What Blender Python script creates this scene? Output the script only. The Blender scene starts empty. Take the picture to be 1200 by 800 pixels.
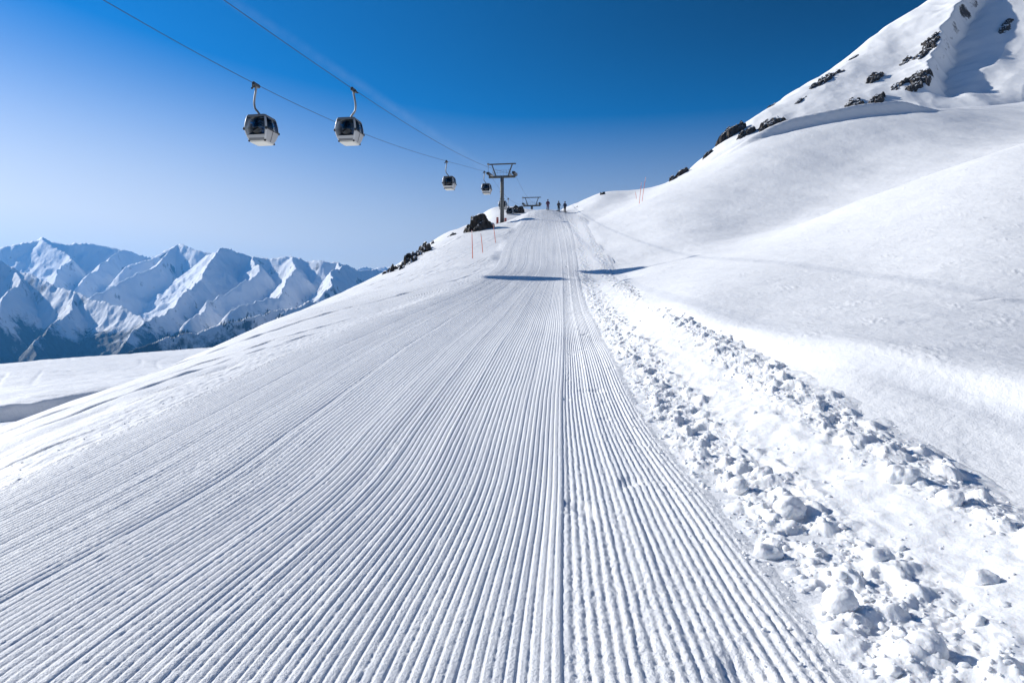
import bpy, bmesh, math, random
import numpy as np
from mathutils import Vector, Matrix

rng = np.random.default_rng(7)
random.seed(7)
R = math.radians
scene = bpy.context.scene
col = scene.collection
F = 800.0
PITCH = math.atan(30 / 800)
SUN_EL = 27.9
SUN_AZ = -63.0          # bearing from +Y, negative = left

# ------------------------------------------------------------------ helpers
def P(px, py, D):
    """A survey sighting: bearing/elevation read off the photo + a distance -> metres."""
    a = (px - 600) / F
    b = (400 - py) / F
    y = math.cos(PITCH) + b * math.sin(PITCH)
    z = -math.sin(PITCH) + b * math.cos(PITCH)
    k = D / y
    return np.array([a * k, D, z * k])

def _hash(ix, iy, seed):
    h = (ix.astype(np.int64) * 374761393 + iy.astype(np.int64) * 668265263 + seed * 1274126177) & 0xFFFFFFFF
    h = ((h ^ (h >> 13)) * 1274126177) & 0xFFFFFFFF
    h = ((h ^ (h >> 16)) * 2246822519) & 0xFFFFFFFF
    return (h ^ (h >> 15)) & 0xFFFFFFFF

def perlin(x, y, seed=0):
    x = np.asarray(x, float); y = np.asarray(y, float)
    x0 = np.floor(x); y0 = np.floor(y)
    fx = x - x0; fy = y - y0
    u = fx * fx * fx * (fx * (fx * 6 - 15) + 10); v = fy * fy * fy * (fy * (fy * 6 - 15) + 10)
    def g(dx, dy):
        a = _hash(x0 + dx, y0 + dy, seed) * (2 * math.pi / 4294967296.0)
        return np.cos(a) * (fx - dx) + np.sin(a) * (fy - dy)
    n00 = g(0, 0); n10 = g(1, 0); n01 = g(0, 1); n11 = g(1, 1)
    return ((n00 * (1 - u) + n10 * u) * (1 - v) + (n01 * (1 - u) + n11 * u) * v) * 1.5

def fbm(x, y, oct=4, seed=0, gain=.5):
    s = 0; a = 1; t = 0
    for i in range(oct):
        s = s + a * perlin(x * 2 ** i + 17.3 * i, y * 2 ** i - 9.1 * i, seed + i); t += a; a *= gain
    return s / t

def ridged(x, y, oct=4, seed=0, gain=.5):
    s = 0; a = 1; t = 0
    for i in range(oct):
        s = s + a * (1 - np.abs(perlin(x * 2 ** i + 5.3 * i, y * 2 ** i + 3.7 * i, seed + i)) * 1.6); t += a; a *= gain
    return s / t

def sstep(a, b, x):
    t = np.clip((x - a) / (b - a), 0, 1)
    return t * t * (3 - 2 * t)

def grid_obj(name, X, Y, Z, mat, parent=None):
    n, m = X.shape
    co = np.stack([X, Y, Z], -1).reshape(-1, 3).astype(np.float32)
    i = np.arange(n - 1)[:, None] * m + np.arange(m - 1)[None, :]
    q = np.stack([i, i + 1, i + m + 1, i + m], -1).reshape(-1, 4)
    return mesh_obj(name, co, q, mat, parent)

def mesh_obj(name, co, quads, mat, parent=None, smooth=True):
    quads = np.asarray(quads, np.int32)
    k = quads.shape[1]
    me = bpy.data.meshes.new(name)
    me.vertices.add(len(co)); me.vertices.foreach_set('co', np.ascontiguousarray(co, np.float32).ravel())
    me.loops.add(quads.size); me.loops.foreach_set('vertex_index', quads.ravel())
    me.polygons.add(len(quads)); me.polygons.foreach_set('loop_start', np.arange(0, quads.size, k, dtype=np.int32))
    me.polygons.foreach_set('use_smooth', np.full(len(quads), smooth))
    me.update(calc_edges=True)
    me.materials.append(mat)
    o = bpy.data.objects.new(name, me); col.objects.link(o)
    if parent: o.parent = parent
    return o

def obj(name, bm, mat, parent=None, smooth=False):
    me = bpy.data.meshes.new(name)
    bm.normal_update()
    bm.to_mesh(me); bm.free()
    for m in (mat if isinstance(mat, (list, tuple)) else [mat]): me.materials.append(m)
    if smooth:
        me.polygons.foreach_set('use_smooth', np.full(len(me.polygons), True))
    o = bpy.data.objects.new(name, me); col.objects.link(o)
    if parent: o.parent = parent
    return o

def struct(o, kind='structure'):
    o['kind'] = kind; return o

def tag(o, label, cat, group=None):
    o['label'] = label; o['category'] = cat
    if group: o['group'] = group
    return o

def empty(name, loc, label, cat, group=None, rotz=0):
    o = bpy.data.objects.new(name, None); col.objects.link(o)
    o.location = loc; o.rotation_euler = (0, 0, rotz); o.empty_display_size = .2
    return tag(o, label, cat, group)

def copy_tree(o, parent=None):
    c = o.copy(); col.objects.link(c)
    c.parent = parent
    for ch in list(o.children): copy_tree(ch, c)
    return c

def box(bm, c, s, rot=None, bevel=0):
    r = bmesh.ops.create_cube(bm, size=1)
    vs = r['verts']
    M = Matrix.Translation(c) @ (rot.to_4x4() if rot else Matrix()) @ Matrix.Diagonal((*s, 1))
    bmesh.ops.transform(bm, matrix=M, verts=vs)
    if bevel:
        es = list({e for v in vs for e in v.link_edges})
        bmesh.ops.bevel(bm, geom=es, offset=bevel, segments=2, affect='EDGES', profile=.5)

def bar(bm, a, b, w, h=None):
    a = Vector(a); b = Vector(b); d = b - a
    q = d.to_track_quat('Z', 'Y')
    box(bm, (a + b) / 2, (w, h or w, d.length), q.to_matrix())

def tube(bm, pts, r, n=8, cap=True):
    pts = [Vector(p) for p in pts]
    rr = r if hasattr(r, '__len__') else [r] * len(pts)
    rings = []
    up0 = None
    for i, p in enumerate(pts):
        d = (pts[min(i + 1, len(pts) - 1)] - pts[max(i - 1, 0)]).normalized()
        if up0 is None: up0 = Vector((0, 0, 1)) if abs(d.z) < .9 else Vector((1, 0, 0))
        sx = d.cross(up0).normalized(); sy = sx.cross(d).normalized(); up0 = sy
        rings.append([bm.verts.new(p + (sx * math.cos(2 * math.pi * k / n) + sy * math.sin(2 * math.pi * k / n)) * rr[i]) for k in range(n)])
    for a, b in zip(rings, rings[1:]):
        for k in range(n):
            bm.faces.new((a[k], a[(k + 1) % n], b[(k + 1) % n], b[k]))
    if cap:
        bm.faces.new(rings[0][::-1]); bm.faces.new(rings[-1])

def ball(bm, c, r, sub=2, sc=(1, 1, 1)):
    o = bmesh.ops.create_icosphere(bm, subdivisions=sub, radius=r)
    bmesh.ops.transform(bm, matrix=Matrix.Translation(c) @ Matrix.Diagonal((*sc, 1)), verts=o['verts'])

def disc(bm, c, axis, r, w, n=16):
    c = Vector(c); a = Vector(axis).normalized()
    tube(bm, [c - a * w / 2, c + a * w / 2], r, n)

# ------------------------------------------------------------------ materials
def new_mat(name):
    m = bpy.data.materials.new(name); m.use_nodes = True
    nt = m.node_tree
    return m, nt, nt.nodes['Principled BSDF']

def plain(name, c, rough=.5, metal=0, var=.12, scale=6, bump=0):
    m, nt, b = new_mat(name)
    tc = nt.nodes.new('ShaderNodeTexCoord')
    n = nt.nodes.new('ShaderNodeTexNoise'); n.inputs['Scale'].default_value = scale; n.inputs['Detail'].default_value = 5
    nt.links.new(tc.outputs['Object'], n.inputs['Vector'])
    mx = nt.nodes.new('ShaderNodeMix'); mx.data_type = 'RGBA'
    mx.inputs[6].default_value = (*[v * (1 - var) for v in c], 1); mx.inputs[7].default_value = (*[min(1, v * (1 + var)) for v in c], 1)
    nt.links.new(n.outputs['Fac'], mx.inputs[0]); nt.links.new(mx.outputs[2], b.inputs['Base Color'])
    b.inputs['Roughness'].default_value = rough; b.inputs['Metallic'].default_value = metal
    if bump:
        bp = nt.nodes.new('ShaderNodeBump'); bp.inputs['Strength'].default_value = bump; bp.inputs['Distance'].default_value = .02
        nt.links.new(n.outputs['Fac'], bp.inputs['Height']); nt.links.new(bp.outputs[0], b.inputs['Normal'])
    return m

def snow_mat(name, layers, c=(.885, .887, .895), rough=.62):
    """layers: (scale, distance) noise bumps, metres"""
    m, nt, b = new_mat(name)
    tc = nt.nodes.new('ShaderNodeTexCoord')
    b.inputs['Base Color'].default_value = (*c, 1)
    b.inputs['Roughness'].default_value = rough
    b.inputs['Specular IOR Level'].default_value = .22
    prev = None
    for sc, dist in layers:
        n = nt.nodes.new('ShaderNodeTexNoise'); n.inputs['Scale'].default_value = sc
        n.inputs['Detail'].default_value = 4; n.inputs['Roughness'].default_value = .6
        nt.links.new(tc.outputs['Object'], n.inputs['Vector'])
        bp = nt.nodes.new('ShaderNodeBump'); bp.inputs['Strength'].default_value = 1; bp.inputs['Distance'].default_value = dist
        nt.links.new(n.outputs['Fac'], bp.inputs['Height'])
        if prev: nt.links.new(prev.outputs[0], bp.inputs['Normal'])
        prev = bp
    if prev: nt.links.new(prev.outputs[0], b.inputs['Normal'])
    return m

M = {}
M['groomed'] = snow_mat('groomed_snow', [(70, .010), (9, .012)])
M['slope'] = snow_mat('wind_packed_snow', [(45, .007), (6, .02), (.9, .05)])
M['rubble'] = snow_mat('broken_snow', [(60, .004), (14, .012)])
_b = M['rubble'].node_tree.nodes['Principled BSDF']
_b.inputs['Subsurface Weight'].default_value = .6; _b.inputs['Subsurface Scale'].default_value = .03
_b.inputs['Subsurface Radius'].default_value = (1.0, .9, .8)
M['far_snow'] = snow_mat('terrace_snow', [(1.2, .10), (.22, .35)])

def rock_mat():
    m, nt, b = new_mat('rock_with_snow')
    tc = nt.nodes.new('ShaderNodeTexCoord'); ge = nt.nodes.new('ShaderNodeNewGeometry')
    n = nt.nodes.new('ShaderNodeTexNoise'); n.inputs['Scale'].default_value = 1.3; n.inputs['Detail'].default_value = 8
    nt.links.new(tc.outputs['Object'], n.inputs['Vector'])
    rp = nt.nodes.new('ShaderNodeValToRGB')
    rp.color_ramp.elements[0].position = .35; rp.color_ramp.elements[0].color = (.014, .012, .010, 1)
    rp.color_ramp.elements[1].position = .7; rp.color_ramp.elements[1].color = (.085, .066, .05, 1)
    nt.links.new(n.outputs['Fac'], rp.inputs['Fac'])
    sx = nt.nodes.new('ShaderNodeSeparateXYZ'); nt.links.new(ge.outputs['Normal'], sx.inputs[0])
    ad = nt.nodes.new('ShaderNodeMath'); ad.operation = 'MULTIPLY_ADD'; ad.inputs[1].default_value = .5
    nt.links.new(n.outputs['Fac'], ad.inputs[0]); nt.links.new(sx.outputs['Z'], ad.inputs[2])
    mr = nt.nodes.new('ShaderNodeMapRange'); mr.inputs['From Min'].default_value = .90; mr.inputs['From Max'].default_value = .98
    nt.links.new(ad.outputs[0], mr.inputs['Value'])
    mx = nt.nodes.new('ShaderNodeMix'); mx.data_type = 'RGBA'
    nt.links.new(mr.outputs[0], mx.inputs[0]); nt.links.new(rp.outputs[0], mx.inputs[6]); mx.inputs[7].default_value = (.85, .88, .92, 1)
    nt.links.new(mx.outputs[2], b.inputs['Base Color']); b.inputs['Roughness'].default_value = .85
    bp = nt.nodes.new('ShaderNodeBump'); bp.inputs['Distance'].default_value = .3; bp.inputs['Strength'].default_value = .8
    nt.links.new(n.outputs['Fac'], bp.inputs['Height']); nt.links.new(bp.outputs[0], b.inputs['Normal'])
    return m
M['rock'] = rock_mat()

def mountain_mat(name, rock_lo, rock_hi, forest_top=None, nscale=.01, bumpk=.18):
    """snow, bare rock where it is too steep for snow, forest below the tree line"""
    m, nt, b = new_mat(name)
    L = nt.links.new
    tc = nt.nodes.new('ShaderNodeTexCoord'); ge = nt.nodes.new('ShaderNodeNewGeometry')
    n = nt.nodes.new('ShaderNodeTexNoise'); n.inputs['Scale'].default_value = nscale; n.inputs['Detail'].default_value = 9; n.inputs['Roughness'].default_value = .68
    L(tc.outputs['Object'], n.inputs['Vector'])
    sn = nt.nodes.new('ShaderNodeSeparateXYZ'); L(ge.outputs['Normal'], sn.inputs[0])
    a = nt.nodes.new('ShaderNodeMath'); a.operation = 'MULTIPLY_ADD'; a.inputs[1].default_value = .55
    L(n.outputs['Fac'], a.inputs[0]); L(sn.outputs['Z'], a.inputs[2])
    mr = nt.nodes.new('ShaderNodeMapRange'); mr.inputs['From Min'].default_value = rock_lo; mr.inputs['From Max'].default_value = rock_hi
    L(a.outputs[0], mr.inputs['Value'])
    mx = nt.nodes.new('ShaderNodeMix'); mx.data_type = 'RGBA'
    mx.inputs[6].default_value = (.075, .065, .06, 1); mx.inputs[7].default_value = (.885, .887, .895, 1)
    L(mr.outputs[0], mx.inputs[0])
    out = mx.outputs[2]
    if forest_top is not None:
        sp = nt.nodes.new('ShaderNodeSeparateXYZ'); L(tc.outputs['Object'], sp.inputs[0])
        n2 = nt.nodes.new('ShaderNodeTexNoise'); n2.inputs['Scale'].default_value = .0024; n2.inputs['Detail'].default_value = 10; n2.inputs['Roughness'].default_value = .72
        L(tc.outputs['Object'], n2.inputs['Vector'])
        h = nt.nodes.new('ShaderNodeMath'); h.operation = 'MULTIPLY_ADD'; h.inputs[1].default_value = 1100
        L(n2.outputs['Fac'], h.inputs[0]); L(sp.outputs['Z'], h.inputs[2])
        m2 = nt.nodes.new('ShaderNodeMapRange'); m2.inputs['From Min'].default_value = forest_top + 550 + 45; m2.inputs['From Max'].default_value = forest_top + 550 - 45
        L(h.outputs[0], m2.inputs['Value'])
        m3 = nt.nodes.new('ShaderNodeMix'); m3.data_type = 'RGBA'
        L(m2.outputs[0], m3.inputs[0]); L(out, m3.inputs[6]); m3.inputs[7].default_value = (.016, .025, .030, 1)
        out = m3.outputs[2]
    L(out, b.inputs['Base Color']); b.inputs['Roughness'].default_value = .75; b.inputs['Specular IOR Level'].default_value = .15
    bp = nt.nodes.new('ShaderNodeBump'); bp.inputs['Distance'].default_value = bumpk / nscale; bp.inputs['Strength'].default_value = .5
    L(n.outputs['Fac'], bp.inputs['Height']); L(bp.outputs[0], b.inputs['Normal'])
    return m

M['silver'] = plain('silver_paint', (.50, .51, .52), .35, .3, .05)
M['white'] = plain('white_panel', (.78, .78, .77), .45, 0, .05)
M['floor'] = plain('cream_underside', (.55, .54, .49), .5, 0, .08)
M['panel'] = plain('door_panel_paint', (.36, .36, .365), .4, .2, .06)
M['grey'] = plain('grey_panel', (.20, .205, .21), .5, 0, .1)
M['black'] = plain('black_rubber', (.015, .015, .016), .6, 0, .2)
M['steel'] = plain('galvanised_steel', (.30, .31, .31), .5, .6, .2, 3)
M['dsteel'] = plain('dark_steel', (.045, .05, .055), .5, .3, .2, 3)
M['mast'] = plain('weathered_mast_paint', (.10, .105, .10), .6, .2, .35, 1.5)
M['concrete'] = plain('concrete', (.33, .32, .3), .9, 0, .2, 3, .3)
M['rope'] = plain('steel_rope', (.05, .052, .055), .6, .4, .15, 20)
M['orange'] = plain('orange_plastic', (.75, .12, .05), .5, 0, .15)
M['red'] = plain('red_pad', (.42, .07, .05), .6, 0, .2)
M['seat'] = plain('seat_fabric', (.06, .065, .07), .8, 0, .2)
M['redseat'] = plain('red_seat_fabric', (.4, .04, .04), .8, 0, .2)
M['skin'] = plain('skin', (.55, .34, .25), .6, 0, .05)
M['tree'] = plain('spruce_needles', (.03, .042, .034), .9, 0, .4, .2)

def glass_mat():
    m, nt, b = new_mat('tinted_glass')
    nt.nodes.remove(b)
    out = nt.nodes['Material Output']
    t = nt.nodes.new('ShaderNodeBsdfTransparent'); t.inputs[0].default_value = (.24, .30, .36, 1)
    g = nt.nodes.new('ShaderNodeBsdfGlossy'); g.inputs['Roughness'].default_value = .03; g.inputs[0].default_value = (.9, .95, 1, 1)
    f = nt.nodes.new('ShaderNodeFresnel'); f.inputs[0].default_value = 1.5
    mx = nt.nodes.new('ShaderNodeMixShader')
    nt.links.new(f.outputs[0], mx.inputs[0]); nt.links.new(t.outputs[0], mx.inputs[1]); nt.links.new(g.outputs[0], mx.inputs[2])
    nt.links.new(mx.outputs[0], out.inputs[0])
    return m
M['glass'] = glass_mat()

# ------------------------------------------------------------------ terrain
C0 = 8.0
def tps_fit(pts, lam=1e-7, c0=C0, bs=2.0):
    pts = np.array(pts, float)
    s = pts[:, 1] + c0
    U = np.stack([pts[:, 0] / s * bs, np.log(s)], 1); e = pts[:, 2] / s
    d2 = ((U[:, None] - U[None]) ** 2).sum(-1)
    K = np.where(d2 > 0, d2 * np.log(np.maximum(d2, 1e-20)), 0) * .5
    n = len(pts)
    A = np.zeros((n + 3, n + 3)); A[:n, :n] = K + lam * np.eye(n)
    A[:n, n] = 1; A[:n, n + 1:] = U; A[n, :n] = 1; A[n + 1:, :n] = U.T
    w = np.linalg.solve(A, np.concatenate([e, np.zeros(3)]))
    def f(x, y):
        x = np.asarray(x, float); y = np.asarray(y, float); sh = np.broadcast(x, y).shape
        x = np.broadcast_to(x, sh).ravel(); y = np.broadcast_to(y, sh).ravel()
        s = y + c0; u = x / s * bs; v = np.log(s)
        r = np.full(len(x), w[n]) + w[n + 1] * u + w[n + 2] * v
        for k in range(n):
            d = (u - U[k, 0]) ** 2 + (v - U[k, 1]) ** 2
            r += w[k] * .5 * d * np.log(np.maximum(d, 1e-20))
        return (r * s).reshape(sh)
    return f

near_pts = [P(*p) for p in [
    # piste axis
    (660, 800, 3.37), (660, 575, 7.0), (660, 500, 9.9), (660, 450, 13.5), (660, 400, 21), (660, 360, 33), (660, 326, 44),
    (660, 290, 74), (660, 264, 100), (655, 247, 120), (655, 247.5, 128), (655, 256, 165), (650, 275, 260),
    # piste left edge
    (0, 575, 7), (155, 500, 10), (260, 450, 13.8), (370, 400, 21.5), (470, 362, 33), (562, 326, 45), (600, 275, 92), (618, 249, 119), (622, 250, 128), (618, 262, 170),
    # left bank brow and what falls away behind it
    (0, 505, 13), (100, 465, 18), (240, 412, 28), (340, 368, 42), (440, 325, 70), (500, 290, 98), (530, 270, 118), (556, 262, 140), (590, 263, 150), (574, 266, 140), (604, 263, 140), (597, 270, 126), (585, 258, 172), (578, 244, 205), (592, 243, 205),
    (0, 548, 30), (0, 580, 60), (0, 590, 120), (240, 440, 60), (240, 470, 120), (440, 352, 130), (440, 385, 220), (530, 292, 190), (530, 330, 300), (575, 258, 250), (590, 280, 320), (240, 500, 300),
    (-300, 700, 6.2), (-300, 612, 12), (-300, 650, 30), (-300, 660, 60), (-300, 640, 150), (-900, 900, 6), (-900, 800, 20), (-900, 780, 60),
    # piste right edge
    (1000, 800, 3.37), (822, 575, 7), (760, 500, 9.9), (705, 400, 21), (678, 326, 44), (667, 250, 118),
    # right: shelf, bank and first fold
    (1200, 640, 5.2), (1200, 540, 6.9), (1200, 458, 8.7), (1200, 404, 11.2), (1200, 300, 19), (1200, 220, 30), (1200, 165, 48), (1200, 184, 68), (1200, 170, 88), (1200, 152, 114), (1200, 130, 150), (1200, 120, 260),
    (1000, 520, 8), (1000, 433, 10.4), (1000, 396, 12.8), (1000, 320, 22), (1000, 262, 35), (1000, 238, 46), (1000, 245, 66), (1000, 222, 84), (1000, 180, 108), (1000, 138, 135), (1000, 142, 160), (1000, 165, 260),
    (1100, 201, 47), (1100, 210, 70), (1100, 180, 98), (1100, 131, 142), (1100, 128, 180), (1100, 140, 260),
    (880, 450, 11.6), (880, 404, 14), (880, 376, 16.8), (880, 320, 27), (880, 288, 42), (880, 276, 62), (880, 250, 77), (880, 210, 100), (880, 169, 128), (880, 176, 170), (880, 200, 260),
    (800, 430, 14), (800, 388, 17.5), (800, 362, 21), (800, 330, 31), (800, 300, 50), (800, 272, 68), (800, 240, 88), (800, 211, 119), (800, 220, 170), (800, 240, 260),
    (735, 400, 19), (735, 362, 27), (735, 330, 39), (735, 300, 57), (735, 270, 80), (735, 245, 102), (735, 231, 127), (735, 240, 170), (735, 260, 260),
    (700, 360, 31), (700, 330, 45), (700, 290, 72), (700, 255, 106), (700, 236, 124), (703, 226, 140), (700, 240, 180), (690, 270, 260),
    (1500, 640, 4.6), (1500, 400, 11.5), (1500, 300, 17), (1500, 160, 32), (1500, 70, 60), (1500, 90, 80), (1500, 50, 150), (1500, 0, 260),
    (2100, 500, 5.5), (2100, 100, 21), (2100, -50, 40), (2100, -100, 100),
]] + [np.array(p, float) for p in [(0, 0, -1.86), (-6, 0, -2.0), (1.5, 0, -1.8), (5, 0, -1.65), (0, -3, -1.95), (-5, -3, -2.1), (5, -3, -1.7), (-15, 0, -3.5), (15, 0, 1.5)]]
base_H = tps_fit(near_pts)

# piste edges (x as a function of distance)
def edge(pts):
    a = np.array([[P(*p)[1], P(*p)[0]] for p in pts]); L = np.log(a[:, 0] + 2)
    def f(y):
        v = np.log(np.maximum(y, -1) + 2)
        m = np.gradient(a[:, 1], L)
        i = np.clip(np.searchsorted(L, v) - 1, 0, len(L) - 2)
        h = L[i + 1] - L[i]; t = np.clip((v - L[i]) / h, 0, 1)
        return ((2 * t**3 - 3 * t**2 + 1) * a[i, 1] + (t**3 - 2 * t**2 + t) * h * m[i] + (3 * t**2 - 2 * t**3) * a[i + 1, 1] + (t**3 - t**2) * h * m[i + 1])
    return f
x_left = edge([(-3800, 900, 1.0), (-720, 800, 3.4), (0, 575, 7), (155, 500, 10), (260, 450, 13.8), (370, 400, 21.5), (470, 362, 33), (562, 326, 45), (600, 275, 92), (618, 249, 119), (616, 255, 150)])
x_seam = edge([(745, 800, 1.0), (660, 800, 3.4), (660, 575, 7), (660, 450, 13.5), (660, 326, 44), (652, 262, 100), (648, 247, 119), (646, 255, 150)])
x_right = edge([(1800, 900, 1.0), (1000, 800, 3.4), (822, 575, 7), (760, 500, 9.9), (705, 400, 21), (678, 326, 44), (667, 262, 100), (662, 247, 119), (660, 255, 150)])

cor = np.array([P(*p)[:2] for p in [(835, 192, 127), (880, 169, 128), (940, 150, 132), (1000, 138, 135), (1060, 130, 139), (1120, 128, 146)]])
def cornice(x, y):
    yc = np.interp(x, cor[:, 0], cor[:, 1])
    k = sstep(cor[0, 0], cor[2, 0], x) * (1 - sstep(cor[-2, 0] - 2, cor[-1, 0], x))
    yy = y - yc - 1.5 + .3 * perlin(x * .12, y * 0, 4)
    return 2.6 * k * sstep(-.8, .8, yy) * np.exp(-np.maximum(yy, 0) / 9)

bank = np.array([P(*p)[:2] for p in [(1500, 500, 5.4), (1200, 444, 8.3), (1000, 424, 10.6), (880, 398, 14.0), (800, 384, 18), (735, 362, 27), (712, 340, 37)]])
_t = np.linspace(0, len(bank) - 1, 49); _k = np.exp(-(np.arange(-8, 9) / 4.5) ** 2); _k /= _k.sum()
bank = np.stack([np.convolve(np.pad(np.interp(_t, np.arange(len(bank)), bank[:, i]), 8, mode='reflect', reflect_type='odd'), _k, 'valid') for i in (0, 1)], 1)[::2]
def bank_d(x, y):
    best = np.full(np.shape(x), 1e9); sg = np.zeros(np.shape(x))
    for a, b in zip(bank, bank[1:]):
        ab = b - a; t = np.clip(((x - a[0]) * ab[0] + (y - a[1]) * ab[1]) / (ab @ ab), 0, 1)
        dx = x - a[0] - t * ab[0]; dy = y - a[1] - t * ab[1]; q = np.hypot(dx, dy)
        side = np.sign(dx * -ab[1] + dy * ab[0])          # positive = uphill side
        n = q < best; best = np.where(n, q, best); sg = np.where(n, -side, sg)
    return best * sg
def ground_H(x, y):
    h = base_H(x, y)
    d = bank_d(x, y) + .12 * perlin(y * .35, x * .2, 77)
    h = h + .20 * sstep(-.4, .4, d) * np.exp(-np.maximum(d - .6, 0) / 2.2) * sstep(2.5, 4, x) * (1 - sstep(24, 36, y))
    return h + cornice(x, y)

def berm_frac(x, y):
    return x - x_right(y)

def left_tracks(X, Y):
    """ski tracks cut into the left bank: long shallow grooves running with the slope"""
    w = x_left(Y) - X                                   # metres beyond the piste edge
    u = w + .7 * perlin(Y * .06, w * .2, 31) + Y * .16
    g = np.zeros_like(X)
    for k, (p, a, sd) in enumerate(((.40, .022, 50), (.75, .034, 61), (1.5, .050, 72), (2.3, .055, 83))):
        n = perlin(u / p, Y * .010 / p, sd)
        brk = .55 + .9 * perlin(u * 1.5, Y * .8, sd + 7)
        msk = sstep(.0, .34, perlin(u / p * .6 + 9, Y * .06 / p ** .5, sd + 5)) * np.clip(brk, 0, 1.2)
        g -= a * msk * np.exp(-(n / .05) ** 2) * 1.05
        g += a * .6 * msk * np.exp(-((n - .12) / .07) ** 2)
    # choppy skied-out patches
    ch = sstep(.15, .5, perlin(u * .22 + 3, Y * .035, 95))
    g += ch * .016 * fbm(u * 2.6, Y * .5, 3, 96)
    return g * 1.3 * sstep(.2, 1.2, w) * (1 - sstep(35, 60, w))

# main snow slope: one sheet, fine near the camera and coarser with distance
NB, NS = 1500, 1000
bb = np.concatenate([np.linspace(-1.9, -.8, 120)[:-1], np.linspace(-.8, .82, NB), np.linspace(.82, 1.9, 120)[1:]])
ss = np.exp(np.linspace(np.log(4.0), np.log(330.0), NS))
S, B = np.meshgrid(ss, bb, indexing='ij')
X = B * S; Y = S - C0
Z = ground_H(X, Y)
ins = np.minimum(X - x_left(Y), x_right(Y) - X)
Z -= .14 * sstep(0, .5, ins)
w_r = X - x_right(Y); w_l = x_left(Y) - X
off_r = sstep(1.8, 3.2, w_r)
lump = fbm(X * .35, Y * .35, 3, 3) * .05 + fbm(X * .07, Y * .07, 3, 8) * .38 * sstep(8, 60, Y)
Z += lump * np.maximum(off_r, sstep(0, 1, w_l))
Z += off_r * .016 * fbm(X * 1.8, Y * 1.4, 3, 26) * sstep(30, 60, Y)
# wind ripples and crust on the right-hand slope
Z += sstep(5, 22, Y) * off_r * (.010 * fbm(X * 1.6 + Y * .8, Y * 4.0 - X * 1.2, 3, 21) + .012 * np.maximum(0, perlin(X * .9, Y * 2.2, 23)) )
Z += off_r * .03 * np.maximum(0, perlin(X * .9, Y * .9, 24) - .25) * np.abs(fbm(X * 5, Y * 7, 2, 25)) * 3
# left edge: churned snow just outside the groomed width
Z += .024 * (sstep(-.1, .25, w_l) * (1 - sstep(.5, 1.8, w_l))) * (np.abs(fbm(X * 5.0, Y * 1.0, 3, 40)) * 1.6 + fbm(X * 9, Y * 5, 2, 42) * .6)
Z += left_tracks(X, Y)
# small dent left by a slide on the right-hand slope
dx, dy, dz = P(1165, 322, 15.0)
Z -= .10 * np.exp(-(((X - dx - .1) / .35) ** 2 + ((Y - dy) / .10) ** 2))
Z += .06 * np.exp(-(((X - dx) / .40) ** 2 + ((Y - dy + .22) / .12) ** 2))
struct(grid_obj('snow_slope', X, Y, Z, M['slope']))

def hit(px, py, f=None, t0=2.5, t1=420):
    """first point of the terrain along a line of sight"""
    f = f or ground_H
    d = np.exp(np.linspace(math.log(t0), math.log(t1), 1500))
    p1 = P(px, py, 1.0)
    z = f(p1[0] * d, d)
    k = np.argmax(p1[2] * d < z)
    D = d[k] if (p1[2] * d < z).any() else t1
    return Vector((p1[0] * D, D, float(f(np.array([p1[0] * D]), np.array([D]))[0])))

# ---- groomed piste with its corduroy
NL, NR, SPR = 100, 21, 9
nf_l = NL * SPR; nf_r = NR * SPR
fl = np.linspace(0, 1, nf_l + 1)[:-1]; fr = np.linspace(0, 1, nf_r + 1)
rows = np.exp(np.linspace(np.log(1.2 + 2), np.log(128 + 2), 1500)) - 2
XL, XS, XR = x_left(rows), x_seam(rows), x_right(rows)
ml = np.linspace(-.8, 0, 10)[:-1]; mr_ = np.linspace(0, .5, 8)[1:]
Xp = np.concatenate([XL[:, None] + ml[None], XL[:, None] + fl[None] * (XS - XL)[:, None], XS[:, None] + fr[None] * (XR - XS)[:, None], XR[:, None] + mr_[None]], 1)
idx = np.concatenate([np.linspace(-2, 0, 10)[:-1], fl * NL, NL + fr * NR, NL + NR + np.linspace(0, 2, 8)[1:]])   # ridge number
Yp = np.repeat(rows[:, None], Xp.shape[1], 1)
I = np.repeat(idx[None], len(rows), 0)
wob = .10 * perlin(Yp * .22, I * .03, 101) + .05 * perlin(Yp * .9, I * .4, 102)
right = (I > NL).astype(float)
wob += right * (.07 * perlin(Yp * 2.6, I * .9, 104) + .06 * perlin(Yp * 9, I * 1.1, 105))
ph = (I + wob) % 1.0
k = np.floor(I + wob)
# tiller ridges: short steep face, long nearly flat top, narrow groove
prof_l = sstep(0, .34, ph) * (1 - .24 * np.clip((ph - .30) / .52, 0, 1)) * (1 - sstep(.78, 1.0, ph))
prof_r = (.5 - .5 * np.cos(2 * math.pi * ph)) ** .7
prof = prof_l * (1 - right) + prof_r * right
amp_r = (.0108 + .0042 * right) * (1 + .28 * (_hash(k, k * 0, 9) / 4294967296.0 - .5))
ej = 2.5 * np.clip(.5 + perlin(Yp * .5, I * .05, 180), 0, 1.4)
edgefade = sstep(-.2 + ej, 4.5 + 1.6 * ej, I) * (1 - sstep(NL + NR - 2.0, NL + NR + .5, I))
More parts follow.
